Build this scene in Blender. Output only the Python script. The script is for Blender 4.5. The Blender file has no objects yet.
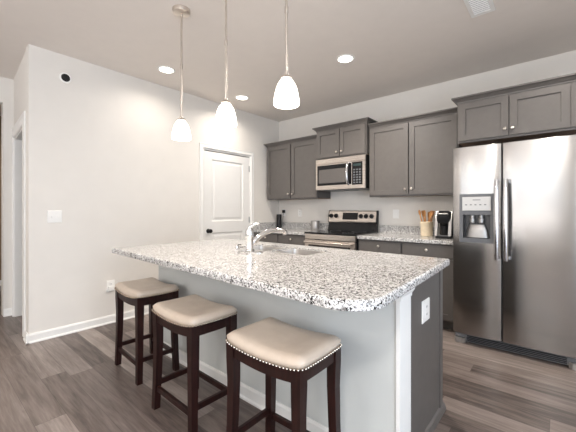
import bpy, bmesh, math, random
from math import sin, cos, pi, radians as R
from mathutils import Vector, Matrix
random.seed(7)
SC = bpy.context.scene
COL = SC.collection

# ------------------------------------------------------------------ camera
cam_d = bpy.data.cameras.new('camera'); cam = bpy.data.objects.new('camera', cam_d); COL.objects.link(cam)
cam_d.sensor_fit = 'HORIZONTAL'; cam_d.sensor_width = 36.0
cam_d.lens = 36.0*319.0/576.0
cam_d.shift_y = -6.0/576.0
cam_d.clip_start = 0.05
cam.location = (3.701, -4.085, 1.22)
cam.rotation_euler = (R(90), 0, R(40.555))
SC.camera = cam

# ------------------------------------------------------------------ view, world, big lights
SC.view_settings.view_transform = 'Standard'; SC.view_settings.look = 'None'
SC.view_settings.gamma = 1.0; SC.view_settings.use_curve_mapping = False
SC.view_settings.exposure = 0.42
W = bpy.data.worlds.new('daylight'); SC.world = W; W.use_nodes = True
W.node_tree.nodes['Background'].inputs[0].default_value = (0.80, 0.90, 1.0, 1)
W.node_tree.nodes['Background'].inputs[1].default_value = 1.2

def area(name, loc, rot, sx, sy, power, color, spread=180):
    d = bpy.data.lights.new(name, 'AREA'); d.shape = 'RECTANGLE'; d.size = sx; d.size_y = sy
    d.energy = power; d.color = color; d.spread = R(spread)
    o = bpy.data.objects.new(name, d); o.location = loc; o.rotation_euler = rot; COL.objects.link(o); return o
# unseen window and patio door daylight as area lights, plus an added ceiling fill
area('window_daylight', (2.0, -8.42, 2.08), (R(90), 0, 0), 4.6, .7, 14, (0.96, 0.98, 1.0))
area('window_ground_bounce', (2.0, -7.9, .9), (R(177), 0, 0), 4.6, .7, 110, (1.0, 0.98, 1.0))  # added upward fill that brightens the ceiling, set inside the room
area('patio_daylight', (5.52, -4.3, 1.15), (R(90), 0, R(90)), 2.2, 2.0, 62, (0.70, 0.83, 1.0))

# ------------------------------------------------------------------ materials
def nt(name):
    m = bpy.data.materials.new(name); m.use_nodes = True
    t = m.node_tree; return m, t, t.nodes['Principled BSDF']
def srgb(r, g, b):
    f = lambda c: (c/255/12.92) if c/255 <= .04045 else ((c/255+.055)/1.055)**2.4
    return (f(r), f(g), f(b), 1)
def N(t, typ, **kw):
    n = t.nodes.new(typ)
    for k, v in kw.items():
        if k.startswith('i_'): n.inputs[int(k[2:])].default_value = v
        else: setattr(n, k, v)
    return n
def mth(t, op, a, b=None):
    n = t.nodes.new('ShaderNodeMath'); n.operation = op
    for i, v in enumerate((a, b)):
        if v is None: continue
        if isinstance(v, (int, float)): n.inputs[i].default_value = v
        else: t.links.new(v, n.inputs[i])
    return n.outputs[0]
def ramp(t, fac, stops, interp='LINEAR'):
    n = t.nodes.new('ShaderNodeValToRGB'); n.color_ramp.interpolation = interp
    e = n.color_ramp.elements
    while len(e) > 1: e.remove(e[-1])
    e[0].position, e[0].color = stops[0]
    for p, c in stops[1:]:
        x = e.new(p); x.color = c
    t.links.new(fac, n.inputs[0]); return n.outputs[0]
def bump(t, b, h, strength, dist=.002):
    n = t.nodes.new('ShaderNodeBump'); n.inputs['Strength'].default_value = strength; n.inputs['Distance'].default_value = dist
    t.links.new(h, n.inputs['Height']); t.links.new(n.outputs[0], b.inputs['Normal'])
def plain(name, col, rough=.5, metal=0., var=.04, scale=30, bmp=0., coat=0., spec=.5):
    m, t, b = nt(name)
    tc = N(t, 'ShaderNodeTexCoord'); no = N(t, 'ShaderNodeTexNoise'); no.inputs['Scale'].default_value = scale; no.inputs['Detail'].default_value = 3
    t.links.new(tc.outputs['Object'], no.inputs['Vector'])
    lo = tuple(max(0, c*(1-var)) for c in col[:3])+(1,); hi = tuple(min(1, c*(1+var)) for c in col[:3])+(1,)
    t.links.new(ramp(t, no.outputs['Fac'], [(.3, lo), (.7, hi)]), b.inputs['Base Color'])
    b.inputs['Roughness'].default_value = rough; b.inputs['Metallic'].default_value = metal
    b.inputs['Coat Weight'].default_value = coat; b.inputs['Specular IOR Level'].default_value = spec
    if bmp: bump(t, b, no.outputs['Fac'], bmp)
    return m
def emit(name, col, s, rough=.4):
    m, t, b = nt(name); b.inputs['Base Color'].default_value = col; b.inputs['Emission Color'].default_value = col
    b.inputs['Emission Strength'].default_value = s; b.inputs['Roughness'].default_value = rough; return m
def steel(name, col, rough, axis='X', lines=.05):
    m, t, b = nt(name)
    tc = N(t, 'ShaderNodeTexCoord'); mp = N(t, 'ShaderNodeMapping')
    mp.inputs['Scale'].default_value = (2, 2, 260) if axis == 'X' else (260, 260, 2)
    t.links.new(tc.outputs['Object'], mp.inputs[0]); no = N(t, 'ShaderNodeTexNoise'); no.inputs['Scale'].default_value = 1.5; no.inputs['Detail'].default_value = 4
    t.links.new(mp.outputs[0], no.inputs['Vector'])
    c1 = tuple(c*(1-lines*1.5) for c in col[:3])+(1,)
    t.links.new(ramp(t, no.outputs['Fac'], [(.3, c1), (.7, col)]), b.inputs['Base Color'])
    b.inputs['Metallic'].default_value = 1
    r = mth(t, 'ADD', mth(t, 'MULTIPLY', no.outputs['Fac'], .10), rough-.05); t.links.new(r, b.inputs['Roughness'])
    return m

M = {}
M['wall'] = plain('painted_wall', srgb(226, 222, 216), .75, var=.012, scale=6, bmp=.03, spec=.3)
M['ceiling'] = plain('painted_ceiling', srgb(230, 223, 216), .9, var=.012, scale=8, bmp=.05, spec=.2)
M['beige'] = plain('beige_wall', srgb(140, 115, 92), .8, var=.02, scale=5)
M['trim'] = plain('white_trim', srgb(238, 237, 234), .42, var=.01, scale=10)
M['knee'] = plain('island_paint', srgb(206, 208, 205), .5, var=.01, scale=8, spec=.35)
M['cab'] = plain('grey_cabinet', srgb(94, 90, 87), .42, var=.05, scale=22, bmp=.02)
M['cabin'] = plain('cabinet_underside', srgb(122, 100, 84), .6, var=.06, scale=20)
M['cabdark'] = plain('toe_kick', srgb(84, 82, 80), .6)
M['nickel'] = plain('brushed_nickel', (.62, .57, .52, 1), .28, 1, var=.03)
M['satin'] = plain('satin_nickel_rod', (.66, .60, .54, 1), .34, 1, var=.03)
M['nail'] = plain('antique_nailhead', (.62, .53, .43, 1), .25, 1)
M['chrome'] = plain('chrome', (.86, .86, .87, 1), .08, 1, var=.01)
M['steel'] = steel('stainless_steel', (.42, .41, .40, 1), .2, 'X', .03)
M['steelh'] = steel('stainless_horizontal', (.66, .60, .55, 1), .28, 'X')
M['sinks'] = steel('sink_steel', (.78, .75, .72, 1), .3, 'X')
M['handle'] = plain('handle_steel', (.60, .60, .62, 1), .2, 1, var=.02)
M['black'] = plain('black_plastic', (.010, .010, .011, 1), .42, var=.1, spec=.3)
M['blackg'] = plain('black_glass', (.008, .008, .009, 1), .08, var=.02, spec=.3)
M['ovenglass'] = plain('oven_glass', (.03, .024, .022, 1), .1, var=.05, spec=.4)
M['mwglass'] = plain('microwave_screen', (.11, .10, .095, 1), .25, var=.1, scale=200)
M['fridgegrey'] = plain('dispenser_grey', (.12, .125, .135, 1), .4, var=.05)
M['fridgedark'] = plain('dispenser_recess', (.035, .037, .042, 1), .3, var=.05)
M['panelsilver'] = plain('dispenser_panel', (.58, .58, .57, 1), .4, var=.02)
M['side'] = plain('fridge_side', (.16, .16, .165, 1), .45, var=.05)
M['plate'] = plain('white_plastic', srgb(240, 239, 236), .35, var=.01)
M['plateslot'] = plain('outlet_slot', srgb(60, 58, 56), .5)
M['crock'] = plain('cream_stoneware', srgb(222, 206, 178), .35, var=.05, scale=40)
M['wood'] = plain('utensil_wood', srgb(196, 140, 84), .5, var=.15, scale=60)
M['silver'] = plain('silver_plastic', (.40, .39, .38, 1), .38, .8, var=.03)
M['lens'] = emit('recessed_lens', (1, .93, .84, 1), 7)
M['shade'] = emit('opal_glass_shade', (1, .93, .86, 1), 2.7, .2)
M['display'] = plain('clock_display', (.03, .05, .05, 1), .2)
M['bowl'] = emit('glowing_glass_bowl', (1, .97, .93, 1), 112)  # emission of the added key light behind the camera
M['deco'] = plain('hinge_steel', (.5, .5, .5, 1), .3, 1)

def leather():
    m, t, b = nt('cream_leather'); tc = N(t, 'ShaderNodeTexCoord')
    n1 = N(t, 'ShaderNodeTexNoise'); n1.inputs['Scale'].default_value = 7; n1.inputs['Detail'].default_value = 5
    v = N(t, 'ShaderNodeTexVoronoi'); v.inputs['Scale'].default_value = 260
    t.links.new(tc.outputs['Object'], n1.inputs['Vector']); t.links.new(tc.outputs['Object'], v.inputs['Vector'])
    t.links.new(ramp(t, n1.outputs['Fac'], [(.3, srgb(190, 174, 158)), (.7, srgb(209, 194, 178))]), b.inputs['Base Color'])
    b.inputs['Roughness'].default_value = .42
    bump(t, b, v.outputs['Distance'], .12, .001); return m
M['leather'] = leather()
def espresso():
    m, t, b = nt('espresso_wood'); tc = N(t, 'ShaderNodeTexCoord'); mp = N(t, 'ShaderNodeMapping'); mp.inputs['Scale'].default_value = (60, 60, 5)
    n1 = N(t, 'ShaderNodeTexNoise'); n1.inputs['Scale'].default_value = 1; n1.inputs['Detail'].default_value = 4
    t.links.new(tc.outputs['Object'], mp.inputs[0]); t.links.new(mp.outputs[0], n1.inputs['Vector'])
    t.links.new(ramp(t, n1.outputs['Fac'], [(.3, (.010, .003, .0025, 1)), (.7, (.026, .007, .0055, 1))]), b.inputs['Base Color'])
    b.inputs['Specular IOR Level'].default_value = .3; b.inputs['Roughness'].default_value = .36; return m
M['espresso'] = espresso()
def granite():
    m, t, b = nt('speckled_granite'); tc = N(t, 'ShaderNodeTexCoord'); P = tc.outputs['Object']
    nw = N(t, 'ShaderNodeTexNoise'); nw.inputs['Scale'].default_value = 90; nw.inputs['Detail'].default_value = 2
    t.links.new(P, nw.inputs['Vector'])
    vm = N(t, 'ShaderNodeVectorMath', operation='SCALE'); vm.inputs['Scale'].default_value = .012
    t.links.new(nw.outputs['Color'], vm.inputs[0])
    va = N(t, 'ShaderNodeVectorMath', operation='ADD'); t.links.new(P, va.inputs[0]); t.links.new(vm.outputs[0], va.inputs[1])
    v1 = N(t, 'ShaderNodeTexVoronoi'); v1.inputs['Scale'].default_value = 165
    v2 = N(t, 'ShaderNodeTexVoronoi'); v2.inputs['Scale'].default_value = 240
    for v in (v1, v2): t.links.new(va.outputs[0], v.inputs['Vector'])
    s1 = N(t, 'ShaderNodeSeparateColor'); t.links.new(v1.outputs['Color'], s1.inputs[0])
    s2 = N(t, 'ShaderNodeSeparateColor'); t.links.new(v2.outputs['Color'], s2.inputs[0])
    c1 = ramp(t, s1.outputs[0], [(0, srgb(228, 227, 225)), (.42, srgb(204, 203, 202)), (.62, srgb(168, 166, 164)), (.77, srgb(118, 115, 113)), (.89, srgb(44, 43, 44))], 'CONSTANT')
    c2 = ramp(t, s2.outputs[0], [(0, (1, 1, 1, 1)), (.72, (.74, .73, .72, 1)), (.92, (.22, .21, .21, 1))], 'CONSTANT')
    mx = N(t, 'ShaderNodeMix', data_type='RGBA', blend_type='MULTIPLY'); mx.inputs[0].default_value = 1
    t.links.new(c1, mx.inputs[6]); t.links.new(c2, mx.inputs[7]); t.links.new(mx.outputs[2], b.inputs['Base Color'])
    b.inputs['Roughness'].default_value = .13; return m
M['granite'] = granite()
def floor_mat():
    m, t, b = nt('grey_wood_planks'); tc = N(t, 'ShaderNodeTexCoord'); sp = N(t, 'ShaderNodeSeparateXYZ'); t.links.new(tc.outputs['Object'], sp.inputs[0])
    x, y = sp.outputs[0], sp.outputs[1]
    ry = mth(t, 'DIVIDE', y, .152); row = mth(t, 'FLOOR', ry); fy = mth(t, 'FRACT', ry)
    w1 = N(t, 'ShaderNodeTexWhiteNoise', noise_dimensions='1D'); t.links.new(row, w1.inputs['W'])
    rx = mth(t, 'ADD', mth(t, 'DIVIDE', x, 1.22), mth(t, 'MULTIPLY', w1.outputs['Value'], 7.3)); colm = mth(t, 'FLOOR', rx); fx = mth(t, 'FRACT', rx)
    w2 = N(t, 'ShaderNodeTexWhiteNoise', noise_dimensions='2D'); cb = N(t, 'ShaderNodeCombineXYZ'); t.links.new(row, cb.inputs[0]); t.links.new(colm, cb.inputs[1]); t.links.new(cb.outputs[0], w2.inputs['Vector'])
    rnd = w2.outputs['Value']
    # each plank carries two-tone strips and stretched grain
    g = N(t, 'ShaderNodeCombineXYZ'); t.links.new(mth(t, 'ADD', mth(t, 'MULTIPLY', x, 2.2), mth(t, 'MULTIPLY', rnd, 40)), g.inputs[0]); t.links.new(mth(t, 'MULTIPLY', y, 26), g.inputs[1]); t.links.new(mth(t, 'MULTIPLY', rnd, 9), g.inputs[2])
    n1 = N(t, 'ShaderNodeTexNoise'); n1.inputs['Scale'].default_value = 1; n1.inputs['Detail'].default_value = 6; n1.inputs['Roughness'].default_value = .62; n1.inputs['Distortion'].default_value = .6
    t.links.new(g.outputs[0], n1.inputs['Vector'])
    g2 = N(t, 'ShaderNodeCombineXYZ'); t.links.new(mth(t, 'ADD', mth(t, 'MULTIPLY', x, 7), mth(t, 'MULTIPLY', rnd, 20)), g2.inputs[0]); t.links.new(mth(t, 'MULTIPLY', y, 110), g2.inputs[1])
    n2 = N(t, 'ShaderNodeTexNoise'); n2.inputs['Scale'].default_value = 1; n2.inputs['Detail'].default_value = 3; t.links.new(g2.outputs[0], n2.inputs['Vector'])
    v = mth(t, 'ADD', mth(t, 'MULTIPLY', n1.outputs['Fac'], .62), mth(t, 'ADD', mth(t, 'MULTIPLY', n2.outputs['Fac'], .22), mth(t, 'SUBTRACT', mth(t, 'MULTIPLY', rnd, .36), .05)))
    c = ramp(t, v, [(.34, srgb(66, 56, 52)), (.48, srgb(102, 90, 84)), (.62, srgb(124, 113, 107)), (.80, srgb(154, 143, 136))])
    e = mth(t, 'MINIMUM', mth(t, 'MINIMUM', fy, mth(t, 'SUBTRACT', 1.0, fy)), mth(t, 'MULTIPLY', mth(t, 'MINIMUM', fx, mth(t, 'SUBTRACT', 1.0, fx)), 6.8))
    gap = mth(t, 'LESS_THAN', e, .009)
    mx = N(t, 'ShaderNodeMix', data_type='RGBA'); t.links.new(mth(t, 'MULTIPLY', gap, .6), mx.inputs[0]); t.links.new(c, mx.inputs[6]); mx.inputs[7].default_value = srgb(48, 40, 36)
    t.links.new(mx.outputs[2], b.inputs['Base Color']); b.inputs['Roughness'].default_value = .38
    bump(t, b, mth(t, 'SUBTRACT', n2.outputs['Fac'], gap), .12, .001); return m
M['floor'] = floor_mat()
def pane_mat():
    m, t, b = nt('window_glass'); b.inputs['Base Color'].default_value = (1, 1, 1, 1); b.inputs['Roughness'].default_value = 0
    tr = N(t, 'ShaderNodeBsdfTransparent'); mix = N(t, 'ShaderNodeMixShader'); mix.inputs[0].default_value = .08
    t.links.new(tr.outputs[0], mix.inputs[1]); t.links.new(b.outputs[0], mix.inputs[2]); b.inputs['Metallic'].default_value = 1
    t.links.new(mix.outputs[0], t.nodes['Material Output'].inputs[0]); return m
M['pane'] = pane_mat()

# ------------------------------------------------------------------ mesh helpers
def box(bm, x0, x1, y0, y1, z0, z1, bev=0., seg=1):
    x0, x1 = sorted((x0, x1)); y0, y1 = sorted((y0, y1)); z0, z1 = sorted((z0, z1))
    g = bmesh.ops.create_cube(bm, size=1.0, matrix=Matrix.Translation(((x0+x1)/2, (y0+y1)/2, (z0+z1)/2)) @ Matrix.Diagonal((x1-x0, y1-y0, z1-z0, 1)))
    if bev: bmesh.ops.bevel(bm, geom=list({e for v in g['verts'] for e in v.link_edges}), offset=bev, segments=seg, affect='EDGES', profile=.5)
def loft(bm, rings, cap0=True, cap1=True, closed=True):
    vs = [[bm.verts.new(p) for p in r] for r in rings]; n = len(vs[0])
    for a, b in zip(vs, vs[1:]):
        for i in range(n if closed else n-1):
            j = (i+1) % n; bm.faces.new((a[i], a[j], b[j], b[i]))
    if cap0: bm.faces.new(list(reversed(vs[0])))
    if cap1: bm.faces.new(vs[-1])
def lathe(bm, prof, c=(0, 0, 0), seg=24, axis='Z', cap0=True, cap1=True):
    rings = []
    for r, h in prof:
        ring = []
        for i in range(seg):
            a = 2*pi*i/seg; u, v = r*cos(a), r*sin(a)
            p = {'Z': (u, v, h), 'Y': (u, h, -v), 'X': (h, u, v)}[axis]
            ring.append((c[0]+p[0], c[1]+p[1], c[2]+p[2]))
        rings.append(ring)
    loft(bm, rings, cap0, cap1)
def tube(bm, pts, r, seg=10, flat=None):
    pts = [Vector(p) for p in pts]; rings = []; up = None
    for i, p in enumerate(pts):
        d = (pts[min(i+1, len(pts)-1)]-pts[max(i-1, 0)]).normalized()
        if up is None:
            up = Vector((0, 0, 1)) if abs(d.z) < .9 else Vector((1, 0, 0))
        s = d.cross(up).normalized(); up = s.cross(d).normalized()
        rr = r[i] if isinstance(r, (list, tuple)) else r
        ru = rr*(flat or 1)
        rings.append([tuple(p+s*rr*cos(2*pi*k/seg)+up*ru*sin(2*pi*k/seg)) for k in range(seg)])
    loft(bm, rings)
def mk(name, bm, m, parent=None, smooth=False, sub=None, loc=None):
    """link bm as ONE mesh object; coordinates are world ones, shifted into the parent's frame"""
    bmesh.ops.recalc_face_normals(bm, faces=bm.faces)
    off = Vector((0, 0, 0))
    if parent is not None: off = parent['_w'] if '_w' in parent.keys() else (0, 0, 0); off = Vector(off)
    if loc is not None and parent is None: off = Vector(loc)
    for v in bm.verts: v.co -= off
    me = bpy.data.meshes.new(name); bm.to_mesh(me); bm.free()
    for mm in (m if isinstance(m, (list, tuple)) else [m]): me.materials.append(mm)
    o = bpy.data.objects.new(name, me); COL.objects.link(o)
    if parent is not None: o.parent = parent; o['_w'] = tuple(off)
    elif loc is not None: o.location = loc; o['_w'] = tuple(loc)
    else: o['_w'] = (0., 0., 0.)
    if smooth:
        for p in me.polygons: p.use_smooth = True
        if smooth != 'all':
            try: me.set_sharp_from_angle(angle=R(38))
            except Exception: pass
    return o
def tag(o, label, cat, group=None, kind=None):
    o['label'] = label; o['category'] = cat
    if group: o['group'] = group
    if kind: o['kind'] = kind
    return o
def thing(name, label, cat, loc=(0, 0, 0), group=None):
    o = bpy.data.objects.new(name, None); COL.objects.link(o); o.location = loc; o['_w'] = tuple(float(c) for c in loc)
    o.empty_display_size = .1
    return tag(o, label, cat, group)
def struct(name, bm, m, parent=None, smooth=False, loc=None):
    o = mk(name, bm, m, parent, smooth, loc=loc)
    if parent is None: o['kind'] = 'structure'
    return o
def B(*a, **k):
    bm = bmesh.new()
    for q in a: box(bm, *q, **k)
    return bm
def panel_slab(bm, u0, u1, z0, z1, panels, front, back, prof, mapf):
    """slab in (u,z) with sunk/raised panels. depth d runs front->back; prof=[(inset, depth)...]; mapf(u,d,z)->xyz"""
    us = sorted({u0, u1, *[p[0] for p in panels], *[p[1] for p in panels]}); zs = sorted({z0, z1, *[p[2] for p in panels], *[p[3] for p in panels]})
    cache = {}
    def V(u, d, z):
        k = (round(u, 5), round(d, 5), round(z, 5))
        if k not in cache: cache[k] = bm.verts.new(mapf(u, d, z))
        return cache[k]
    for i in range(len(us)-1):
        for j in range(len(zs)-1):
            cu, cz = (us[i]+us[i+1])/2, (zs[j]+zs[j+1])/2
            if any(p[0] < cu < p[1] and p[2] < cz < p[3] for p in panels): continue
            bm.faces.new([V(us[i], front, zs[j]), V(us[i+1], front, zs[j]), V(us[i+1], front, zs[j+1]), V(us[i], front, zs[j+1])])
    for p in panels:
        prev = None
        for ins, dd in [(0, 0)]+prof:
            if ins == 0 and dd == 0:
                # use the corner verts of the grid; intermediate verts of the border are merged by remove_doubles later
                ring = [(p[0], p[2]), (p[1], p[2]), (p[1], p[3]), (p[0], p[3])]
            else: ring = [(p[0]+ins, p[2]+ins), (p[1]-ins, p[2]+ins), (p[1]-ins, p[3]-ins), (p[0]+ins, p[3]-ins)]
            r = [V(u, front+dd, z) for u, z in ring]
            if prev:
                for k in range(4): bm.faces.new([prev[k], prev[(k+1) % 4], r[(k+1) % 4], r[k]])
            prev = r
        bm.faces.new(prev)
    # edges and back
    for (a, b) in (((u0, z0), (u1, z0)), ((u1, z0), (u1, z1)), ((u1, z1), (u0, z1)), ((u0, z1), (u0, z0))):
        bm.faces.new([V(a[0], front, a[1]), V(b[0], front, b[1]), V(b[0], back, b[1]), V(a[0], back, a[1])])
    bm.faces.new([V(u0, back, z0), V(u0, back, z1), V(u1, back, z1), V(u1, back, z0)])
SHAKER = [(.0015, .011)]

# ------------------------------------------------------------------ room shell
H = 2.74
XR = 5.6; YF = -8.5
struct('floor', B((-3.3, XR+.15, YF-.15, .12, -.1, 0)), M['floor'])
struct('ceiling', B((-3.3, XR+.15, YF-.15, .12, H, H+.1)), M['ceiling'])
struct('wall_back', B((-3.3, XR+.15, 0, .12, 0, H)), M['wall'])
# left wall with the pantry door opening
D0, D1, DH = -1.535, -.668, 2.065
struct('wall_left', B((-.12, 0, -3.41, D0, 0, H), (-.12, 0, D1, 0, 0, H), (-.12, 0, D0, D1, DH, H)), M['wall'])
# hall wall facing the living room, with a door opening
HX0, HX1 = -1.055, -.270
def hy(x): return -3.41-x*.0614          # the hall wall runs very slightly off square
def hbox(*q):
    bm = bmesh.new()
    for x0, x1, d0, d1, z0, z1 in q: loft(bm, [[(x0, hy(x0)+d0, z), (x1, hy(x1)+d0, z), (x1, hy(x1)+d1, z), (x0, hy(x0)+d1, z)] for z in (z0, z1)])
    return bm
struct('wall_hall', hbox((HX1, -.12, 0, .12, 0, H), (-1.15, HX0, 0, .12, 0, H), (HX0, HX1, 0, .12, 2.045, H), (-.12, -.0005, 0, .01, 0, H)), M['wall'])
struct('wall_hall_side', B((-1.27, -1.15, -3.43, -3.22, 0, H), (-1.27, -1.15, -4.75, -3.43, 2.45, H), (-1.27, -1.15, YF, -4.75, 0, H)), M['wall'])
struct('wall_closet', B((-1.27, -1.15, -3.22, 0, 0, H)), M['wall'])
struct('wall_far_room', B((-3.3, -3.18, YF, 0, 0, H)), M['beige'])
# front wall (behind the camera) with three windows
wx = [(-.55, .95), (1.25, 2.75), (3.05, 4.55)]; wz = (1.35, 2.45)
q = [(-3.3, XR+.15, YF-.15, YF, 0, wz[0]), (-3.3, XR+.15, YF-.15, YF, wz[1], H)]
xs = [-3.3]+[v for w in wx for v in w]+[XR+.15]
for i in range(0, len(xs), 2): q.append((xs[i], xs[i+1], YF-.15, YF, wz[0], wz[1]))
struct('wall_front', B(*q), M['wall'])
for i, (a, b) in enumerate(wx):
    bm = B((a, a+.06, YF-.12, YF-.04, *wz), (b-.06, b, YF-.12, YF-.04, *wz), (a, b, YF-.12, YF-.04, wz[0], wz[0]+.06), (a, b, YF-.12, YF-.04, wz[1]-.06, wz[1]),
           (a, b, YF-.11, YF-.05, 1.88, 1.92), (a-.08, b+.08, YF, YF+.02, wz[1], wz[1]+.08), (a-.08, b+.08, YF, YF+.03, wz[0]-.05, wz[0]))
    w = struct('window_%d' % (i+1), bm, M['trim'])
    mk('pane', B((a+.06, b-.06, YF-.085, YF-.08, wz[0]+.06, wz[1]-.06)), M['pane'], w)
# right wall with the patio door
py = (-5.45, -3.15); pz = 2.15
struct('wall_right', B((XR, XR+.15, YF, py[0], 0, H), (XR, XR+.15, py[1], 0, 0, H), (XR, XR+.15, py[0], py[1], pz, H)), M['wall'])
w = struct('door_3', B((XR+.03, XR+.11, py[0], py[0]+.07, 0, pz), (XR+.03, XR+.11, py[1]-.07, py[1], 0, pz), (XR+.03, XR+.11, py[0], py[1], pz-.07, pz), (XR+.03, XR+.11, py[0], py[1], 0, .08), (XR+.03, XR+.11, -4.35, -4.25, .08, pz-.07)), M['trim'])
mk('pane', B((XR+.065, XR+.07, py[0]+.07, py[1]-.07, .08, pz-.07)), M['pane'], w)

def baseboard(name, p0, p1, n, h=.085, t=.014, shoe=True, mat='trim'):
    """straight run p0->p1, sticking out along n"""
    bm = bmesh.new(); prof = [(0, 0), (t+.010, 0), (t+.010, .010), (t, .018), (t, h-.015), (t*.55, h), (0, h)] if shoe else [(0, 0), (t, 0), (t, h-.012), (t*.5, h), (0, h)]
    loft(bm, [[(p[0]+n[0]*d, p[1]+n[1]*d, z) for d, z in prof] for p in (p0, p1)])
    return struct(name, bm, M[mat])
baseboard('baseboard_left', (0, -3.432), (0, D0-.075), (1, 0))
baseboard('baseboard_hall', (.024, -3.411), (HX1+.118, hy(HX1+.118)), (0, -1))
baseboard('baseboard_hall_side', (-1.15, -3.342), (-1.15, -3.43), (1, 0))
baseboard('baseboard_right', (XR, py[1]), (XR, 0), (-1, 0))
baseboard('baseboard_back', (3.9, 0), (XR, 0), (0, -1))
baseboard('baseboard_far_room', (-3.18, -7.9), (-3.18, -.2), (1, 0))

# pantry door in the left wall
def casing(name, mapf, u0, u1, zt, w=.062):
    bm = bmesh.new(); prof = [(0, 0), (0, .008), (.012, .018), (w*.7, .012), (w, .016), (w, 0)]
    # mitred U: left jamb up, across, right jamb down
    path = [((u0, 0), (-1, 0)), ((u0, zt), (-1, 1)), ((u1, zt), (1, 1)), ((u1, 0), (1, 0))]
    loft(bm, [[mapf(p[0]+n[0]*a, d, p[1]+n[1]*a) for a, d in prof] for p, n in path])
    return struct(name, bm, M['trim'])
casing('trim_1', lambda u, d, z: (d, u, z), D0, D1, DH)
struct('trim_2', B((-.12, 0, D0, D0+.018, 0, DH), (-.12, 0, D1-.018, D1, 0, DH), (-.12, 0, D0+.018, D1-.018, DH-.018, DH), (-.07, -.048, D0+.018, D0+.03, 0, DH-.018), (-.07, -.048, D1-.03, D1-.018, 0, DH-.018)), M['trim'])
bm = bmesh.new()
a, b = D0+.021, D1-.021
panel_slab(bm, a, b, .01, DH-.030, [(a+.125, b-.125, 1.06, 1.93), (a+.125, b-.125, .22, .90)], 0, .035,
           [(.004, .004), (.014, .010), (.030, .010), (.055, .003)], lambda u, d, z: (-.008-d, u, z))
dr = struct('door_1', bm, M['trim'])
kb = bmesh.new(); lathe(kb, [(.030, -.009), (.030, -.003), (.026, .001), (.010, .005), (.010, .030), (.024, .036), (.029, .048), (.026, .060), (.014, .066)], (0, a+.062, .93), 20, 'X')
mk('door_knob', kb, M['black'], dr, smooth=True)
for z in (.25, 1.07, 1.86):
    hb = bmesh.new(); lathe(hb, [(.006, -.045), (.006, .045)], (.0, b+.004, z), 10)
    box(hb, -.006, -.0005, b-.012, b+.002, z-.044, z+.044)
    mk('hinge', hb, M['deco'], dr)
# hall door frame and the open door inside it
casing('trim_3', lambda u, d, z: (u, hy(u)-d, z), HX0, HX1, 2.045, .115)
struct('trim_4', hbox((HX1-.018, HX1, 0, .12, 0, 2.045), (HX0, HX0+.018, 0, .12, 0, 2.045), (HX0+.018, HX1-.018, 0, .12, 2.027, 2.045)), M['trim'])
bm = bmesh.new()
panel_slab(bm, -3.22, -2.42, .01, 2.03, [(-3.10, -2.54, 1.06, 1.90), (-3.10, -2.54, .22, .90)], 0, .035,
           [(.004, .004), (.014, .010), (.030, .010), (.055, .003)], lambda u, d, z: (-1.055-d, u, z))
d2 = struct('door_2', bm, M['trim'])
kb = bmesh.new(); lathe(kb, [(.030, 0), (.026, .008), (.010, .010), (.010, .035), (.027, .045), (.024, .062)], (-1.054, -2.49, .93), 16, 'X')
mk('door_knob', kb, M['black'], d2, smooth=True)

# ------------------------------------------------------------------ cabinets
KN = bmesh.new(); lathe(KN, [(.007, 0), (.006, -.010), (.013, -.016), (.0155, -.022), (.013, -.028), (.005, -.030)], (0, 0, 0), 14, 'Y')
KNM = bpy.data.meshes.new('knob'); bmesh.ops.recalc_face_normals(KN, faces=KN.faces); KN.to_mesh(KNM); KN.free(); KNM.materials.append(M['nickel'])
for p in KNM.polygons: p.use_smooth = True
def knob(parent, x, y, z):
    o = bpy.data.objects.new('knob', KNM); COL.objects.link(o); o.parent = parent; o.location = Vector((x, y, z))-Vector(parent['_w']); return o
def door(root, name, x0, x1, z0, z1, yf, knobs, flat=False):
    """front at yf-.02, attached on the carcass front yf"""
    bm = bmesh.new()
    if flat: box(bm, x0, x1, yf-.02, yf, z0, z1, bev=.003)
    else: panel_slab(bm, x0, x1, z0, z1, [(x0+.056, x1-.056, z0+.056, z1-.056)], 0, .02, SHAKER, lambda u, d, z: (u, yf-.02+d, z))
    d = mk(name, bm, M['cab'], root)
    for kx, kz in knobs: knob(d, kx, yf-.02, kz)
    return d
def crown(root, x0, x1, yf, z0, yb=-.001, left=True, right=True, h=.055, out=.045):
    bm = bmesh.new(); rings = []
    for o, z in [(.0, 0), (.006, 0), (.008, .012), (.016, .018), (.030, .034), (out, .042), (out, h), (0, h)]:
        k = h/.055
        rings.append([(x0-(o if left else 0), yf-o, z0+z*k if z < h else z0+h), (x1+(o if right else 0), yf-o, z0+z*k if z < h else z0+h), (x1+(o if right else 0), yb, z0+z*k if z < h else z0+h), (x0-(o if left else 0), yb, z0+z*k if z < h else z0+h)])
    loft(bm, rings); return mk('crown_moulding', bm, M['cab'], root)
def upper(label, x0, x1, yf, z0, z1, doors, crownkw={}, knz=.08, filler=None):
    root = thing('wall_cabinet', label, 'cabinet', (round((x0+x1)/2, 3), -.002, z0))
    mk('carcass', B((x0, x1, yf, -.002, z0+.012, z1)), M['cab'], root)
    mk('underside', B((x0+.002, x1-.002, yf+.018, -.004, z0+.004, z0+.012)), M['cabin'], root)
    mk('light_rail', B((x0, x1, yf, yf+.018, z0-.002, z0+.012)), M['cab'], root)
    for a, b, kx in doors: door(root, 'door', a, b, z0+.018, z1-.012, yf, [(kx, z0+knz)])
    crown(root, x0, x1, yf-.0, z1, **crownkw)
    if filler: mk('filler_strip', B((filler, x1, yf-.02, yf, z0+.018, z1-.012)), M['cab'], root)
    return root
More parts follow.
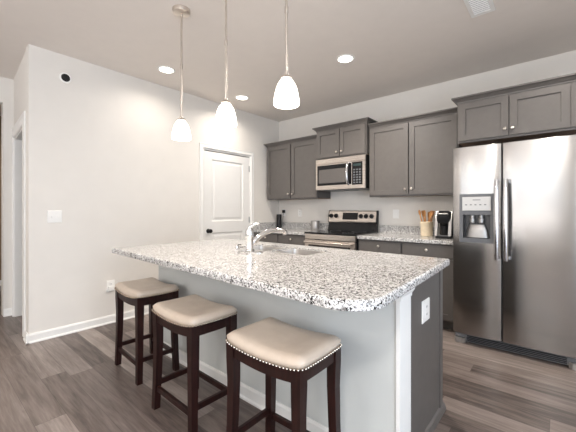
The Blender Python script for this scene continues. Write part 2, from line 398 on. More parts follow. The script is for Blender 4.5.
upper('grey two-door wall cabinet left of the microwave, nearest the pantry door', .045, 1.055, -.33, 1.385, 2.24,
      [(.057, .545, .515), (.572, 1.043, .602)], dict(right=False))
upper('short grey wall cabinet directly above the microwave', 1.068, 1.838, -.385, 1.925, 2.32,
      [(1.082, 1.447, 1.415), (1.459, 1.824, 1.491)], {}, .075)
upper('grey two-door wall cabinet between the microwave and the refrigerator', 1.851, 2.875, -.33, 1.385, 2.25,
      [(1.866, 2.345, 2.315), (2.360, 2.862, 2.390)], dict(left=False, right=False))
upper('deep grey wall cabinet above the stainless refrigerator', 2.925, 3.86, -.61, 1.875, 2.262,
      [(2.940, 3.342, 3.318), (3.353, 3.758, 3.377)], {}, .075, 3.764)

def base(label, x0, x1, yf, dxs, knz=.805):
    root = thing('base_cabinet', label, 'cabinet', (round((x0+x1)/2, 3), -.004, 0))
    mk('carcass', B((x0, x1, yf, -.004, .10, .873)), M['cab'], root)
    mk('toe_kick', B((x0, x1, yf+.07, -.004, .0, .10)), M['cabdark'], root)
    for a, b, kx in dxs:
        door(root, 'drawer', a, b, .735, .862, yf, [((a+b)/2, knz)], flat=True)
        door(root, 'door', a, b, .115, .722, yf, [(kx, .66)])
    return root
base('dark grey base cabinet left of the range, in the corner by the pantry door', .015, 1.062, -.61, [(.065, .540, .505), (.556, 1.048, .59)])
base('dark grey base cabinet between the range and the refrigerator', 1.846, 2.918, -.61, [(1.860, 2.368, 2.335), (2.384, 2.90, 2.415)])

# granite countertops along the back wall
def counter(label, x0, x1, yf, extra, lx=None):
    root = thing('countertop', label, 'countertop', ((x0+x1)/2, -.01, .874))
    bm = bmesh.new(); box(bm, x0, x1, yf, -.002, .874, .914, bev=.006, seg=2)
    mk('slab', bm, M['granite'], root)
    bm = bmesh.new()
    for e in extra: box(bm, *e, bev=.003)
    mk('backsplash', bm, M['granite'], root)
counter('short speckled granite countertop in the corner left of the range', .003, 1.063, -.645, [(.003, 1.063, -.022, -.002, .9145, 1.015), (.003, .023, -.645, -.022, .9145, 1.015)])
counter('speckled granite countertop between the range and the refrigerator', 1.845, 2.922, -.645, [(1.845, 2.922, -.022, -.002, .9145, 1.015)])

# ------------------------------------------------------------------ range
r = thing('kitchen_range', 'stainless electric range with black glass cooktop between the base cabinets', 'range', (1.453, -.01, 0))
X0, X1 = 1.070, 1.838
mk('body', B((X0+.004, X1-.004, -.63, -.03, .06, .905), (X0+.03, X1-.03, -.58, -.06, 0, .06)), M['black'], r)
bm = bmesh.new(); box(bm, X0, X1, -.672, -.03, .905, .925, bev=.005, seg=2); ct = mk('cooktop', bm, M['blackg'], r)
for cx, cy, rr in ((1.27, -.50, .095), (1.64, -.50, .075), (1.27, -.21, .075), (1.64, -.21, .095)):
    bm = bmesh.new(); lathe(bm, [(rr, .9252), (rr, .9256), (rr-.004, .9256), (rr-.004, .9252)], (cx, cy, 0), 36, cap0=False, cap1=False); mk('burner_ring', bm, M['fridgegrey'], ct)
bm = bmesh.new(); loft(bm, [[(x, -.105, .925), (x, -.082, 1.045), (x, -.03, 1.045), (x, -.03, .925)] for x in (X0+.004, X1-.004)]); mk('lower_backguard', bm, M['blackg'], r)
bm = bmesh.new(); loft(bm, [[(x, -.095, 1.045), (x, -.098, 1.06), (x, -.072, 1.200), (x, -.060, 1.210), (x, -.03, 1.210), (x, -.03, 1.045)] for x in (X0+.012, X1-.012)]); cp = mk('control_panel', bm, M['steelh'], r)
for xx in ((X0, X0+.012), (X1-.012, X1)):
    bm = bmesh.new(); loft(bm, [[(x, -.10, 1.043), (x, -.074, 1.205), (x, -.058, 1.214), (x, -.029, 1.214), (x, -.029, 1.043)] for x in xx]); mk('end_cap', bm, M['black'], cp)
def yp(z): return -.098+(z-1.06)*(.026/.14)
bm = bmesh.new(); loft(bm, [[(x, yp(1.085)-.003, 1.085), (x, yp(1.182)-.003, 1.182), (x, yp(1.182)+.004, 1.182), (x, yp(1.085)+.004, 1.085)] for x in (1.315, 1.555)]); dp = mk('display_panel', bm, M['blackg'], cp)
for kx in (1.122, 1.205, 1.602, 1.680, 1.762):
    bm = bmesh.new(); y = yp(1.135); lathe(bm, [(.031, y+.003), (.031, y-.006), (.025, y-.010), (.023, y-.030), (.019, y-.034)], (kx, 0, 1.135), 20, 'Y'); box(bm, kx-.005, kx+.005, y-.040, y-.030, 1.115, 1.155, bev=.002)
    mk('knob', bm, M['black'], cp, smooth=True)
bm = bmesh.new(); box(bm, X0+.006, X1-.006, -.668, -.63, .835, .903, bev=.005, seg=2); mk('front_trim', bm, M['steelh'], r)
bm = bmesh.new(); box(bm, X0+.006, X1-.006, -.672, -.632, .235, .828, bev=.006, seg=2); od = mk('oven_door', bm, M['steelh'], r)
mk('window', B((X0+.07, X1-.07, -.6745, -.668, .34, .765)), M['ovenglass'], od)
bm = bmesh.new(); tube(bm, [(X0+.035, -.722, .800), (X1-.035, -.722, .800)], .013, 14)
for hx in (X0+.07, X1-.07): tube(bm, [(hx, -.722, .800), (hx, -.67, .800)], .009, 10)
mk('handle', bm, M['steelh'], od, smooth=True)
bm = bmesh.new(); box(bm, X0+.006, X1-.006, -.668, -.632, .07, .225, bev=.006, seg=2); mk('storage_drawer', bm, M['steelh'], r)

# ------------------------------------------------------------------ microwave
r = thing('microwave', 'stainless over-the-range microwave hung under the short wall cabinet', 'microwave', (1.453, -.004, 1.50))
X0, X1, Z0, Z1, yf = 1.073, 1.833, 1.497, 1.921, -.385
mk('case', B((X0, X1, yf, -.004, Z0, Z1)), M['black'], r)
bm = bmesh.new(); box(bm, X0, X1, yf-.028, yf, 1.852, Z1, bev=.004); mk('vent_panel', bm, M['steelh'], r)
bm = bmesh.new(); box(bm, X0, 1.640, yf-.028, yf, Z0, 1.850, bev=.004); dm = mk('door', bm, M['steelh'], r)
mk('door_glass', B((X0+.03, 1.638, yf-.0305, yf-.026, 1.556, 1.832)), M['blackg'], dm)
mk('window', B((X0+.055, 1.555, yf-.0325, yf-.030, 1.588, 1.775)), M['mwglass'], dm)
bm = bmesh.new(); tube(bm, [(1.600, yf-.03, 1.555), (1.600, yf-.062, 1.572), (1.600, yf-.078, 1.63), (1.600, yf-.082, 1.70), (1.600, yf-.078, 1.77), (1.600, yf-.062, 1.828), (1.600, yf-.03, 1.845)], .016, 12); mk('handle', bm, M['handle'], dm, smooth=True)
bm = bmesh.new(); box(bm, 1.642, X1, yf-.028, yf, Z0, 1.850, bev=.004); pm = mk('side_panel', bm, M['steelh'], r)
mk('keypad', B((1.650, 1.796, yf-.0305, yf-.026, 1.545, 1.838)), M['blackg'], pm)
bm = bmesh.new()
for i in range(3):
    for j in range(6): box(bm, 1.668+i*.040, 1.694+i*.040, yf-.032, yf-.030, 1.565+j*.033, 1.583+j*.033)
k = mk('keypad_buttons', bm, M['fridgegrey'], pm)
mk('clock_display', B((1.668, 1.775, yf-.032, yf-.030, 1.785, 1.815)), M['display'], pm)
bm = B((X0+.06, X1-.06, yf+.03, -.08, Z0-.006, Z0))
mk('grease_filter', bm, M['fridgegrey'], r)

# ------------------------------------------------------------------ refrigerator
r = thing('refrigerator', 'tall stainless side-by-side refrigerator with ice and water dispenser', 'refrigerator', (3.39, -.4, 0))
X0, X1, G = 2.938, 3.846, 3.320
mk('cabinet_body', B((X0+.004, X1-.004, -.775, -.03, .05, 1.765)), M['side'], r)
def fdoor(name, x0, x1):
    bm = bmesh.new(); n = 10; rings = []
    for i in range(n+1):
        t = i/n; x = x0+(x1-x0)*t
        rings.append((x, -.838-.014*(1-(2*t-1)**2)))
    z0, z1 = .100, 1.792
    outline = [(x0+.0, -.780)]+[(x0, -.826), (x0+.003, -.834)]+[(x, y) for x, y in rings[0:] if x0+.006 < x < x1-.006]+[(x1-.003, -.834), (x1, -.826), (x1, -.780)]
    loft(bm, [[(x, y, z0) for x, y in outline], [(x, y, z1-.004) for x, y in outline], [(x+(.003 if x < x0+.01 else -.003 if x > x1-.01 else 0), y+.004, z1) for x, y in outline]])
    return bm
# freezer door with a hole for the dispenser: build as pieces around the opening
DX0, DX1, DZ0, DZ1 = 2.998, 3.266, .930, 1.362
fz = mk('freezer_door', fdoor('f', X0, G-.004), M['steel'], r, smooth=True)
fr = mk('fridge_door', fdoor('f', G+.004, X1), M['steel'], r, smooth=True)
def cut(o, x0, x1, y0, y1, z0, z1):
    # boolean recess, applied through the evaluated mesh
    w = Vector(o['_w']); bm = B((x0-w.x, x1-w.x, y0-w.y, y1-w.y, z0-w.z, z1-w.z)); me = bpy.data.meshes.new('cutter'); bm.to_mesh(me); bm.free()
    c = bpy.data.objects.new('cutter', me); COL.objects.link(c); c.location = w
    md = o.modifiers.new('b', 'BOOLEAN'); md.operation = 'DIFFERENCE'; md.object = c; md.solver = 'EXACT'
    bpy.context.view_layer.update()
    dg = bpy.context.evaluated_depsgraph_get(); nm = bpy.data.meshes.new_from_object(o.evaluated_get(dg))
    o.modifiers.clear(); o.data = nm; bpy.data.objects.remove(c)
cut(fz, 3.026, 3.238, -.90, -.79, .968, 1.178)
bm = bmesh.new()
def ringframe(bm, o, i, y0, y1):
    """rectangular frame between outer o and inner i rects (x0,x1,z0,z1)"""
    for (a, b) in (((o[0], i[0]), (o[2], o[3])), ((i[1], o[1]), (o[2], o[3]))): box(bm, a[0], a[1], y0, y1, b[0], b[1])
    box(bm, i[0], i[1], y0, y1, o[2], i[2]); box(bm, i[0], i[1], y0, y1, i[3], o[3])
ringframe(bm, (DX0, DX1, DZ0, DZ1), (3.026, 3.238, .968, 1.178), -.862, -.842)
dz = mk('dispenser_frame', bm, M['fridgegrey'], fz)
def sub(name, bm, m, **k): return mk(name, bm, m, fz, **k)
bm = bmesh.new(); box(bm, 3.022, 3.242, -.866, -.861, 1.215, 1.336, bev=.002); sub('dispenser_control_panel', bm, M['panelsilver'])
for i in range(5): bm = bmesh.new(); box(bm, 3.045+i*.037, 3.061+i*.037, -.8672, -.8655, 1.262, 1.270); sub('dispenser_button', bm, M['fridgegrey'])
bm = bmesh.new(); box(bm, 3.105, 3.165, -.8672, -.8655, 1.306, 1.312); sub('dispenser_mark', bm, M['fridgegrey'])
sub('dispenser_recess', B((3.027, 3.237, -.800, -.793, .969, 1.177), (3.027, 3.031, -.842, -.800, .969, 1.177), (3.233, 3.237, -.842, -.800, .969, 1.177), (3.027, 3.237, -.842, -.793, 1.172, 1.177), (3.027, 3.237, -.842, -.793, .969, .974)), M['fridgedark'])
bm = bmesh.new(); lathe(bm, [(.018, 1.172), (.018, 1.15), (.024, 1.145), (.024, 1.110), (.016, 1.100)], (3.095, -.826, 0), 16); lathe(bm, [(.018, 1.172), (.018, 1.15), (.024, 1.145), (.024, 1.110), (.016, 1.100)], (3.165, -.826, 0), 16); sub('dispenser_nozzle', bm, M['silver'], smooth=True)
bm = bmesh.new(); loft(bm, [[(3.132+wd*cos(t), -.815-dd*sin(t), z) for t in [pi*k/12 for k in range(13)]]+[(3.132-wd, -.801, z), (3.132+wd, -.801, z)] for z, wd, dd in ((.975, .092, .026), (1.04, .080, .024), (1.085, .066, .020), (1.092, .060, .016))]); sub('dispenser_paddle', bm, M['silver'], smooth=True)
for hx, door_o in ((3.288, fz), (3.352, fr)):
    bm = bmesh.new(); rings = []
    for i in range(17):
        t = i/16; z = .795+t*.685; y = -.893-.020*sin(pi*t)**.7; w_ = .015+.004*sin(pi*t)
        rings.append([(hx+w_*cx_, y+.011*cy_, z) for cx_, cy_ in ((-1, .8), (-1, -.2), (-.6, -.9), (0, -1.1), (.6, -.9), (1, -.2), (1, .8))])
    loft(bm, rings)
    for za, zb in ((.797, .830), (1.445, 1.478)): box(bm, hx-.014, hx+.014, -.895, -.842, za, zb, bev=.004)
    mk('handle', bm, M['handle'], door_o, smooth=True)
bm = bmesh.new(); box(bm, X0+.02, X1-.02, -.80, -.74, .018, .082); gr = mk('base_grille', bm, M['side'], r)
bm = bmesh.new()
for i in range(4): box(bm, X0+.11, X1-.11, -.806, -.80, .026+i*.014, .034+i*.014)
mk('grille_slats', bm, M['black'], gr)
for xx in (X0+.008, X1-.098):
    bm = bmesh.new(); loft(bm, [[(xx+x, y, z) for x, y in ((0, -.76), (0, -.815), (.02, -.835), (.07, -.835), (.09, -.815), (.09, -.76))] for z in (.004, .040, .052)]); mk('foot_cover', bm, M['silver'], r)
for xx in (X0+.02, X1-.10):
    bm = bmesh.new(); box(bm, xx, xx+.08, -.83, -.70, 1.766, 1.79, bev=.004); mk('hinge_cover', bm, M['side'], r)
for xx in (X0+.05, X1-.09):
    for yy in (-.70, -.14): mk('roller', B((xx, xx+.04, yy, yy+.06, 0, .055)), M['black'], r)

# ------------------------------------------------------------------ island
r = thing('kitchen_island', 'kitchen island with pale seating side and dark grey end panel', 'island', (2.09, -2.33, 0))
IX0, IX1 = 1.005, 3.150
mk('cabinet_box', B((IX0, IX1-.02, -2.56, -2.0, .10, .60), (IX0, 1.60, -2.56, -2.0, .60, .873), (2.46, IX1-.02, -2.56, -2.0, .60, .873), (1.60, 2.46, -2.56, -2.52, .60, .873), (1.60, 2.46, -2.02, -2.0, .60, .873), (IX0, IX1-.02, -2.56, -2.07, 0, .10)), M['cab'], r)
bm = bmesh.new(); box(bm, IX1-.02, IX1, -2.56, -2.005, 0, .873); mk('end_panel', bm, M['cab'], r)['label'] = 'dark grey end panel'
mk('corner_stile', B((IX1, IX1+.006, -2.055, -2.005, .0, .873)), M['cab'], r)
mk('half_wall', B((IX0, IX1-.001, -2.69, -2.5605, 0, .873)), M['knee'], r)['label'] = 'pale grey painted half wall under the overhang'
mk('end_trim', B((IX1-.001, IX1+.012, -2.694, -2.562, 0, .815), (IX1-.006, IX1+.012, -2.696, -2.694, 0, .815)), M['trim'], r)
bm = bmesh.new()
loft(bm, [[(IX1-.006-o*.6, -2.690, z), (IX1-.006-o*.6, -2.696-o*.8, z), (IX1+.012+o, -2.696-o*.8, z), (IX1+.012+o, -2.562, z), (IX1-.0005, -2.562, z), (IX1-.0005, -2.690, z)] for o, z in ((0, .815), (.006, .818), (.006, .832), (.018, .850), (.020, .872))]); mk('trim_cap', bm, M['trim'], r)
bm = bmesh.new(); prof = [(0, 0), (.024, 0), (.024, .012), (.014, .020), (.014, .075), (.007, .088), (0, .088)]
loft(bm, [[(x, -2.69-d, z) for d, z in prof] for x in (IX0, IX1-.001)]); mk('baseboard', bm, M['trim'], r)
bm = bmesh.new(); prof = [(0, 0), (.018, 0), (.018, .010), (.010, .035), (0, .045)]
loft(bm, [[(IX1+d+.0, y, z) for d, z in prof] for y in (-2.56, -1.975)]); mk('shoe_moulding', bm, M['cab'], r)
for i, (a, b) in enumerate(((1.05, 1.56), (1.58, 2.02), (2.03, 2.47), (2.49, 3.12))):
    bm = bmesh.new(); panel_slab(bm, a, b, .115, .722, [(a+.056, b-.056, .171, .666)], 0, .02, SHAKER, lambda u, d, z: (u, -1.98-d, z)); dd = mk('door', bm, M['cab'], r)
    k = knob(dd, (a+b)/2, -1.98, .66); k.rotation_euler.z = pi
    bm = bmesh.new(); box(bm, a, b, -2.0, -1.98, .735, .862, bev=.003); dd = mk('drawer_front', bm, M['cab'], r)

# island top: outline with a rounded near corner, hole for the sink
def island_top():
    out = []
    def fil(p, a, b, rad, n):   # round corner p between neighbours a and b
        p, a, b = Vector(p), Vector(a), Vector(b); u = (a-p).normalized(); v = (b-p).normalized()
        pts = []
        th = u.angle(v)/2; d = rad/math.tan(th); c = p+(u+v).normalized()*(rad/sin(th)); s = p+u*d-c; e = p+v*d-c
        for i in range(n+1):
            t = i/n; w = (s*(1-t)+e*t).normalized()*rad; pts.append((c.x+w.x, c.y+w.y))
        return pts
    BR, FR, FL, BL = (3.172, -1.895), (3.236, -3.160), (.945, -3.058), (.945, -1.895)
    # slightly bowed front edge
    out += fil(BR, BL, FR, .02, 4); out += fil(FR, BR, FL, .15, 14); out += fil(FL, FR, BL, .02, 4); out += fil(BL, FL, BR, .02, 4)
    return out
o = island_top()
bm = bmesh.new(); cx, cy = 2.1, -2.5
def offs(pts, d):
    r_ = []; n = len(pts)
    for i, p in enumerate(pts):
        a = Vector(pts[i-1]); b = Vector(pts[(i+1) % n]); t = (b-a).normalized(); nn = Vector((t.y, -t.x))
        # outline runs clockwise seen from above -> inward
        q = Vector(p)+nn*d
        r_.append((q.x, q.y))
    return r_
area2 = sum(o[i-1][0]*o[i][1]-o[i][0]*o[i-1][1] for i in range(len(o)))
sg = 1 if area2 < 0 else -1
rings = [[(x, y, z) for x, y in offs(o, sg*d)] for d, z in ((.006, .874), (.001, .877), (0, .882), (0, .900), (.002, .908), (.006, .9125), (.011, .914))]
loft(bm, rings)
top = tag(mk('island_countertop', bm, M['granite'], loc=(2.1, -2.5, .874)), 'large speckled granite island top with a rounded near corner', 'countertop')
cut(top, 1.665, 2.015, -2.375, -2.065, .80, 1.0); cut(top, 2.045, 2.395, -2.375, -2.065, .80, 1.0)
top.data.materials.clear(); top.data.materials.append(M['granite'])

# sink
sk = thing('sink', 'stainless double bowl sink set into the island top', 'sink', (2.03, -2.22, .70))
for x0, x1 in ((1.665, 2.015), (2.045, 2.395)):
    bm = bmesh.new(); rings = []
    def rr(x0, x1, y0, y1, rad, z, n=5):
        pts = []
        for cx, cy, a0 in ((x1-rad, y1-rad, 0), (x0+rad, y1-rad, 90), (x0+rad, y0+rad, 180), (x1-rad, y0+rad, 270)):
            for i in range(n+1): a = R(a0+90*i/n); pts.append((cx+rad*cos(a), cy+rad*sin(a), z))
        return pts
    y0, y1 = -2.375, -2.065; e = .012
    rings = [rr(x0-e, x1+e, y0-e, y1+e, .01, .8735), rr(x0+.001, x1-.001, y0+.001, y1-.001, .02, .8735), rr(x0+.001, x1-.001, y0+.001, y1-.001, .04, .904), rr(x0+.004, x1-.004, y0+.004, y1-.004, .05, .902), rr(x0+.012, x1-.012, y0+.012, y1-.012, .05, .72), rr(x0+.05, x1-.05, y0+.05, y1-.05, .05, .700), rr((x0+x1)/2-.04, (x0+x1)/2+.04, (y0+y1)/2-.04, (y0+y1)/2+.04, .039, .697)]
    loft(bm, rings, cap0=False); bw = mk('bowl', bm, M['sinks'], sk, smooth=True)
    bm = bmesh.new(); lathe(bm, [(.042, .6985), (.040, .702), (.030, .700), (.01, .699)], ((x0+x1)/2, (y0+y1)/2, 0), 20); mk('drain', bm, M['chrome'], bw, smooth=True)

# faucet
fx, fy = 1.965, -2.490
fc = thing('faucet', 'chrome single-lever faucet arching over the island sink', 'faucet', (fx, fy, .914))
bm = bmesh.new(); lathe(bm, [(.037, .9225), (.035, .930), (.030, .936), (.029, 1.010), (.032, 1.018), (.032, 1.065), (.027, 1.080), (.012, 1.088)], (fx, fy, 0), 24); mk('body', bm, M['chrome'], fc, smooth=True)
bm = bmesh.new(); d = Vector((.095, .28, 0)); P0 = Vector((fx, fy, .955))
tube(bm, [P0+d*t+Vector((0, 0, h)) for t, h in ((.03, 0), (.12, .03), (.26, .065), (.42, .092), (.6, .108), (.8, .110), (.93, .106), (1.0, .095), (1.02, .075))], [.021, .0205, .020, .019, .018, .018, .019, .021, .020], 14); mk('spout', bm, M['chrome'], fc, smooth=True)
bm = bmesh.new(); tube(bm, [(fx, fy, 1.078), (fx+.012, fy-.002, 1.098), (fx+.05, fy+.01, 1.118), (fx+.085, fy+.02, 1.126)], [.022, .016, .009, .007], 12); mk('lever', bm, M['chrome'], fc, smooth=True)
bm = bmesh.new(); bmr = []
for z, k in ((.9145, 0), (.919, 0), (.9224, .006)): bmr.append([(fx+(.098-k)*(1 if c_ > 0 else -1)+(.030-k)*cos(t_), fy+(.030-k)*sin(t_), z) for c_, t_ in [(cos(pi*2*(q_+.5)/24), pi*2*(q_+.5)/24) for q_ in range(24)]])
loft(bm, bmr); mk('deck_plate', bm, M['chrome'], fc, smooth=True)
ss = thing('soap_pump', 'low chrome soap pump left of the faucet on the island top', 'soap dispenser', (1.79, -2.46, .914))
bm = bmesh.new(); lathe(bm, [(.022, .9145), (.022, .920), (.013, .925), (.012, .936), (.005, .938)], (1.79, -2.46, 0), 18); mk('collar', bm, M['chrome'], ss, smooth=True)
bm = bmesh.new(); tube(bm, [(1.79, -2.46, .936), (1.775, -2.44, .944), (1.76, -2.40, .944), (1.757, -2.39, .936)], [.009, .008, .007, .006], 10); mk('nozzle', bm, M['chrome'], ss, smooth=True)

# ------------------------------------------------------------------ bar stools
def make_stool(label, x, y, rz):
    r = thing('bar_stool', label, 'stool', (0, 0, 0), 'leather bar stools at the island')
    W2, D2, ZN = .215, .150, .605            # half sizes of the seat frame, height of the nail line at the corners
    sag = lambda x, y: -.020*(1-min(1, abs(x)/W2)**2)-.004*(1-min(1, abs(y)/D2)**2)
    # cushion
    bm = bmesh.new(); nu, nv = 24, 16; grid = []
    def P(u, v, layer):
        # u,v in -1..1 ; rounded-rectangle outline (superellipse) 
        w, dd = W2+.010, D2+.010
        k = 1.0
        x_ = w*u; y_ = dd*v
        e = (abs(u)**13+abs(v)**13)**(1/13)
        m_ = max(abs(u), abs(v))
        if m_ > 0 and e > 0: x_, y_ = x_*m_/e, y_*m_/e
        if layer == 0: return (x_*.985, y_*.985, ZN+sag(x_, y_))
        edge = max(0, 1-m_**9)
        h = .026+.026*edge**.5+.004*edge*(1-u*u)*(1-v*v)
        bulge = 1+.015*(1-edge)
        return (x_*bulge, y_*bulge, ZN+sag(x_, y_)+h)
    topv = [[bm.verts.new(P(2*i/nu-1, 2*j/nv-1, 1)) for j in range(nv+1)] for i in range(nu+1)]
    botv = [[bm.verts.new(P(2*i/nu-1, 2*j/nv-1, 0)) for j in range(nv+1)] for i in range(nu+1)]
    for i in range(nu):
        for j in range(nv):
            bm.faces.new((topv[i][j], topv[i+1][j], topv[i+1][j+1], topv[i][j+1])); bm.faces.new((botv[i][j], botv[i][j+1], botv[i+1][j+1], botv[i+1][j]))
    bd = [(i, 0) for i in range(nu)]+[(nu, j) for j in range(nv)]+[(i, nv) for i in range(nu, 0, -1)]+[(0, j) for j in range(nv, 0, -1)]
    for k in range(len(bd)):
        a, b = bd[k], bd[(k+1) % len(bd)]
        bm.faces.new((topv[a[0]][a[1]], botv[a[0]][a[1]], botv[b[0]][b[1]], topv[b[0]][b[1]]))
    cu = mk('cushion', bm, M['leather'], r, smooth='all')
    # nailheads along the lower edge
    bm = bmesh.new(); per = []
    for k in range(400):
        t = k/400*4; s = int(t); f = 2*(t-s)-1
        u, v = [(f, -1), (1, f), (-f, 1), (-1, -f)][s]
        p = Vector(P(u, v, 0)); p.x *= 1.030; p.y *= 1.038; per.append(p)
    acc = 1.; last = per[-1]
    for p in per:
        acc += (p-last).length; last = p
        if acc >= .0150:
            acc = 0; bmesh.ops.create_icosphere(bm, subdivisions=1, radius=.0056, matrix=Matrix.Translation((p.x, p.y, p.z+.003)))
    nh = mk('nailhead_trim', bm, M['nail'], cu, smooth=True); nh['kind'] = 'stuff'
    # apron: four curved rails
    def rail(name, pts, zt, hgt, th, horizontal):
        bm = bmesh.new(); rings = []
        for (x_, y_) in pts:
            s_ = sag(x_, y_); n = (0, th/2) if horizontal else (th/2, 0)
            rings.append([(x_-n[0], y_-n[1], zt+s_), (x_+n[0], y_+n[1], zt+s_), (x_+n[0], y_+n[1], zt+s_-hgt), (x_-n[0], y_-n[1], zt+s_-hgt)])
        loft(bm, rings); return mk(name, bm, M['espresso'], r)
    for sy in (-1, 1): rail('apron', [(W2*.93*(i/8-1), sy*(D2-.014)) for i in range(17)], ZN+.004, .062, .022, True)
    for sx in (-1, 1): rail('apron', [(sx*(W2-.014), D2*.93*(i/8-1)) for i in range(17)], ZN+.004, .062, .022, False)
    bm = bmesh.new(); box(bm, -W2+.03, W2-.03, -D2+.03, D2-.03, ZN-.035, ZN-.026); mk('seat_board', bm, M['espresso'], r)
    # legs, slightly splayed, square and tapered
    t_ = .0215
    for sx in (-1, 1):
        for sy in (-1, 1):
            bm = bmesh.new(); rings = []
            for z, ox, oy, hh in ((0, .012, .008, .0185), (.10, .008, .005, .019), (.25, .002, .001, .020), (.42, -.002, -.001, .0215), (.53, 0, 0, .0235), (ZN-.002, 0, 0, .0235)):
                cx, cy = sx*(W2-.020+ox), sy*(D2-.020+oy)
                rings.append([(cx-hh, cy-hh, z), (cx+hh, cy-hh, z), (cx+hh, cy+hh, z), (cx-hh, cy+hh, z)])
            loft(bm, rings); mk('leg', bm, M['espresso'], r)
    lx, ly = W2-.016, D2-.016
    for sy in (-1, 1):
        bm = bmesh.new(); box(bm, -lx, lx, sy*ly-.010, sy*ly+.010, .110, .142, bev=.002); mk('stretcher', bm, M['espresso'], r)
    for sx in (-1, 1):
        bm = bmesh.new(); box(bm, sx*lx-.010, sx*lx+.010, -ly, ly, .140, .172, bev=.002); mk('stretcher', bm, M['espresso'], r)
    r.location = (x, y, 0); r.rotation_euler.z = R(rz); return r
def copy_tree(o, parent=None):
    c = o.copy(); COL.objects.link(c)
    if parent: c.parent = parent
    for ch in list(o.children): copy_tree(ch, c)
    return c
st = make_stool('middle of the three cream leather bar stools with nailhead trim at the island', 2.010, -2.985, -1)
s = copy_tree(st); s.location = (1.250, -2.915, 0); s.rotation_euler.z = R(-3); s['label'] = 'farthest of the three cream leather bar stools, closest to the white wall outlet'
s = copy_tree(st); s.location = (2.722, -2.978, 0); s.rotation_euler.z = R(1); s['label'] = 'nearest and largest-looking cream leather bar stool, at the rounded island corner'

# ------------------------------------------------------------------ pendants and recessed lights
def pendant(label, x, y, zb):
    k_ = zb+.145          # top of the glass
    r = thing('pendant_light', label, 'pendant light', (x, y, H), 'pendant lights over the island')
    bm = bmesh.new(); lathe(bm, [(.066, H-.0005), (.066, H-.010), (.062, H-.026), (.050, H-.032), (.012, H-.036)], (x, y, 0), 28); mk('canopy', bm, M['satin'], r, smooth=True)
    bm = bmesh.new(); tube(bm, [(x, y, H-.028), (x, y, k_+.02)], .0075, 12); box(bm, x-.009, x+.009, y-.009, y+.009, 2.29, 2.33, bev=.003); mk('rod', bm, M['satin'], r, smooth=True)
    bm = bmesh.new(); lathe(bm, [(.008, k_+.036), (.012, k_+.032), (.013, k_+.018), (.030, k_+.008), (.036, k_-.002), (.030, k_-.006)], (x, y, 0), 20); mk('shade_holder', bm, M['satin'], r, smooth=True)
    bm = bmesh.new(); prof = [(.018, k_+.001), (.030, k_-.006), (.044, k_-.024), (.055, k_-.048), (.063, k_-.078), (.069, k_-.110), (.071, k_-.135), (.069, k_-.145), (.066, k_-.144), (.067, k_-.134), (.065, k_-.110), (.059, k_-.078), (.051, k_-.048), (.040, k_-.026), (.026, k_-.011)]
    lathe(bm, prof, (x, y, 0), 32, cap0=False, cap1=True); mk('shade', bm, M['shade'], r, smooth=True)
    d = bpy.data.lights.new('pendant_bulb', 'SPOT'); d.energy = 7; d.color = (1, .86, .72); d.spot_size = R(125); d.spot_blend = .6; d.shadow_soft_size = .04
    l = bpy.data.objects.new('bulb', d); COL.objects.link(l); l.parent = r; l.location = (0, 0, zb+.02-H)
pendant('leftmost of the three white glass pendant lights, whose ceiling canopy shows', 1.51, -2.77, 1.757)
pendant('middle of the three white glass pendant lights over the island', 2.045, -2.77, 1.770)
pendant('rightmost, largest-looking white glass pendant light over the island', 2.565, -2.77, 1.790)
def recessed(label, x, y, e=9):
    r = thing('recessed_light', label, 'recessed light', (x, y, H), 'round recessed ceiling lights')
    bm = bmesh.new(); lathe(bm, [(.092, H-.0005), (.090, H-.006), (.074, H-.009), (.070, H-.003), (.070, H-.0005)], (x, y, 0), 32, cap0=False, cap1=False); mk('trim_ring', bm, M['trim'], r, smooth=True)
    bm = bmesh.new(); lathe(bm, [(.071, H-.0008), (.071, H-.004), (.06, H-.0055)], (x, y, 0), 32); mk('lens', bm, M['lens'], r, smooth=True)
    d = bpy.data.lights.new('downlight', 'AREA'); d.shape = 'DISK'; d.size = .13; d.energy = e; d.color = (1, .92, .83); d.spread = R(150)
    l = bpy.data.objects.new('downlight', d); COL.objects.link(l); l.parent = r; l.location = (0, 0, -.012)
recessed('round recessed ceiling light left of the leftmost pendant rod', .458, -2.318, 3.5)
recessed('round recessed ceiling light between the middle and right pendants', .426, -1.215, 7)
recessed('round recessed ceiling light right of all the pendants', 2.058, -1.278, 26)
recessed('round recessed ceiling light in front of the refrigerator, outside the frame', 3.7, -1.28, 8)
recessed('round recessed ceiling light over the living room, left side', 1.2, -5.2)
recessed('round recessed ceiling light over the living room, far end', 2.4, -7.0)
recessed('round recessed ceiling light in the room beyond the hall', -2.3, -4.0, 14)  # added lamp, lifts the beige wall seen through the opening

# added key light shaped as a hanging glass bowl, just behind the camera
LX, LY = 3.78, -4.80
r = thing('ceiling_light', 'white glass bowl ceiling light behind the camera, outside the frame', 'ceiling light', (LX, LY, H))
bm = bmesh.new(); lathe(bm, [(.07, H-.0005), (.07, H-.02), (.06, H-.028)], (LX, LY, 0), 24); mk('canopy', bm, M['satin'], r, smooth=True)
bm = bmesh.new(); tube(bm, [(LX, LY, H-.026), (LX, LY, 2.47)], .010, 10); mk('stem', bm, M['satin'], r, smooth=True)
bm = bmesh.new(); lathe(bm, [(.02, 2.475), (.09, 2.470), (.125, 2.45), (.135, 2.42), (.12, 2.375), (.085, 2.34), (.04, 2.325), (.01, 2.322)], (LX, LY, 0), 24); mk('glass_bowl', bm, M['bowl'], r, smooth=True)

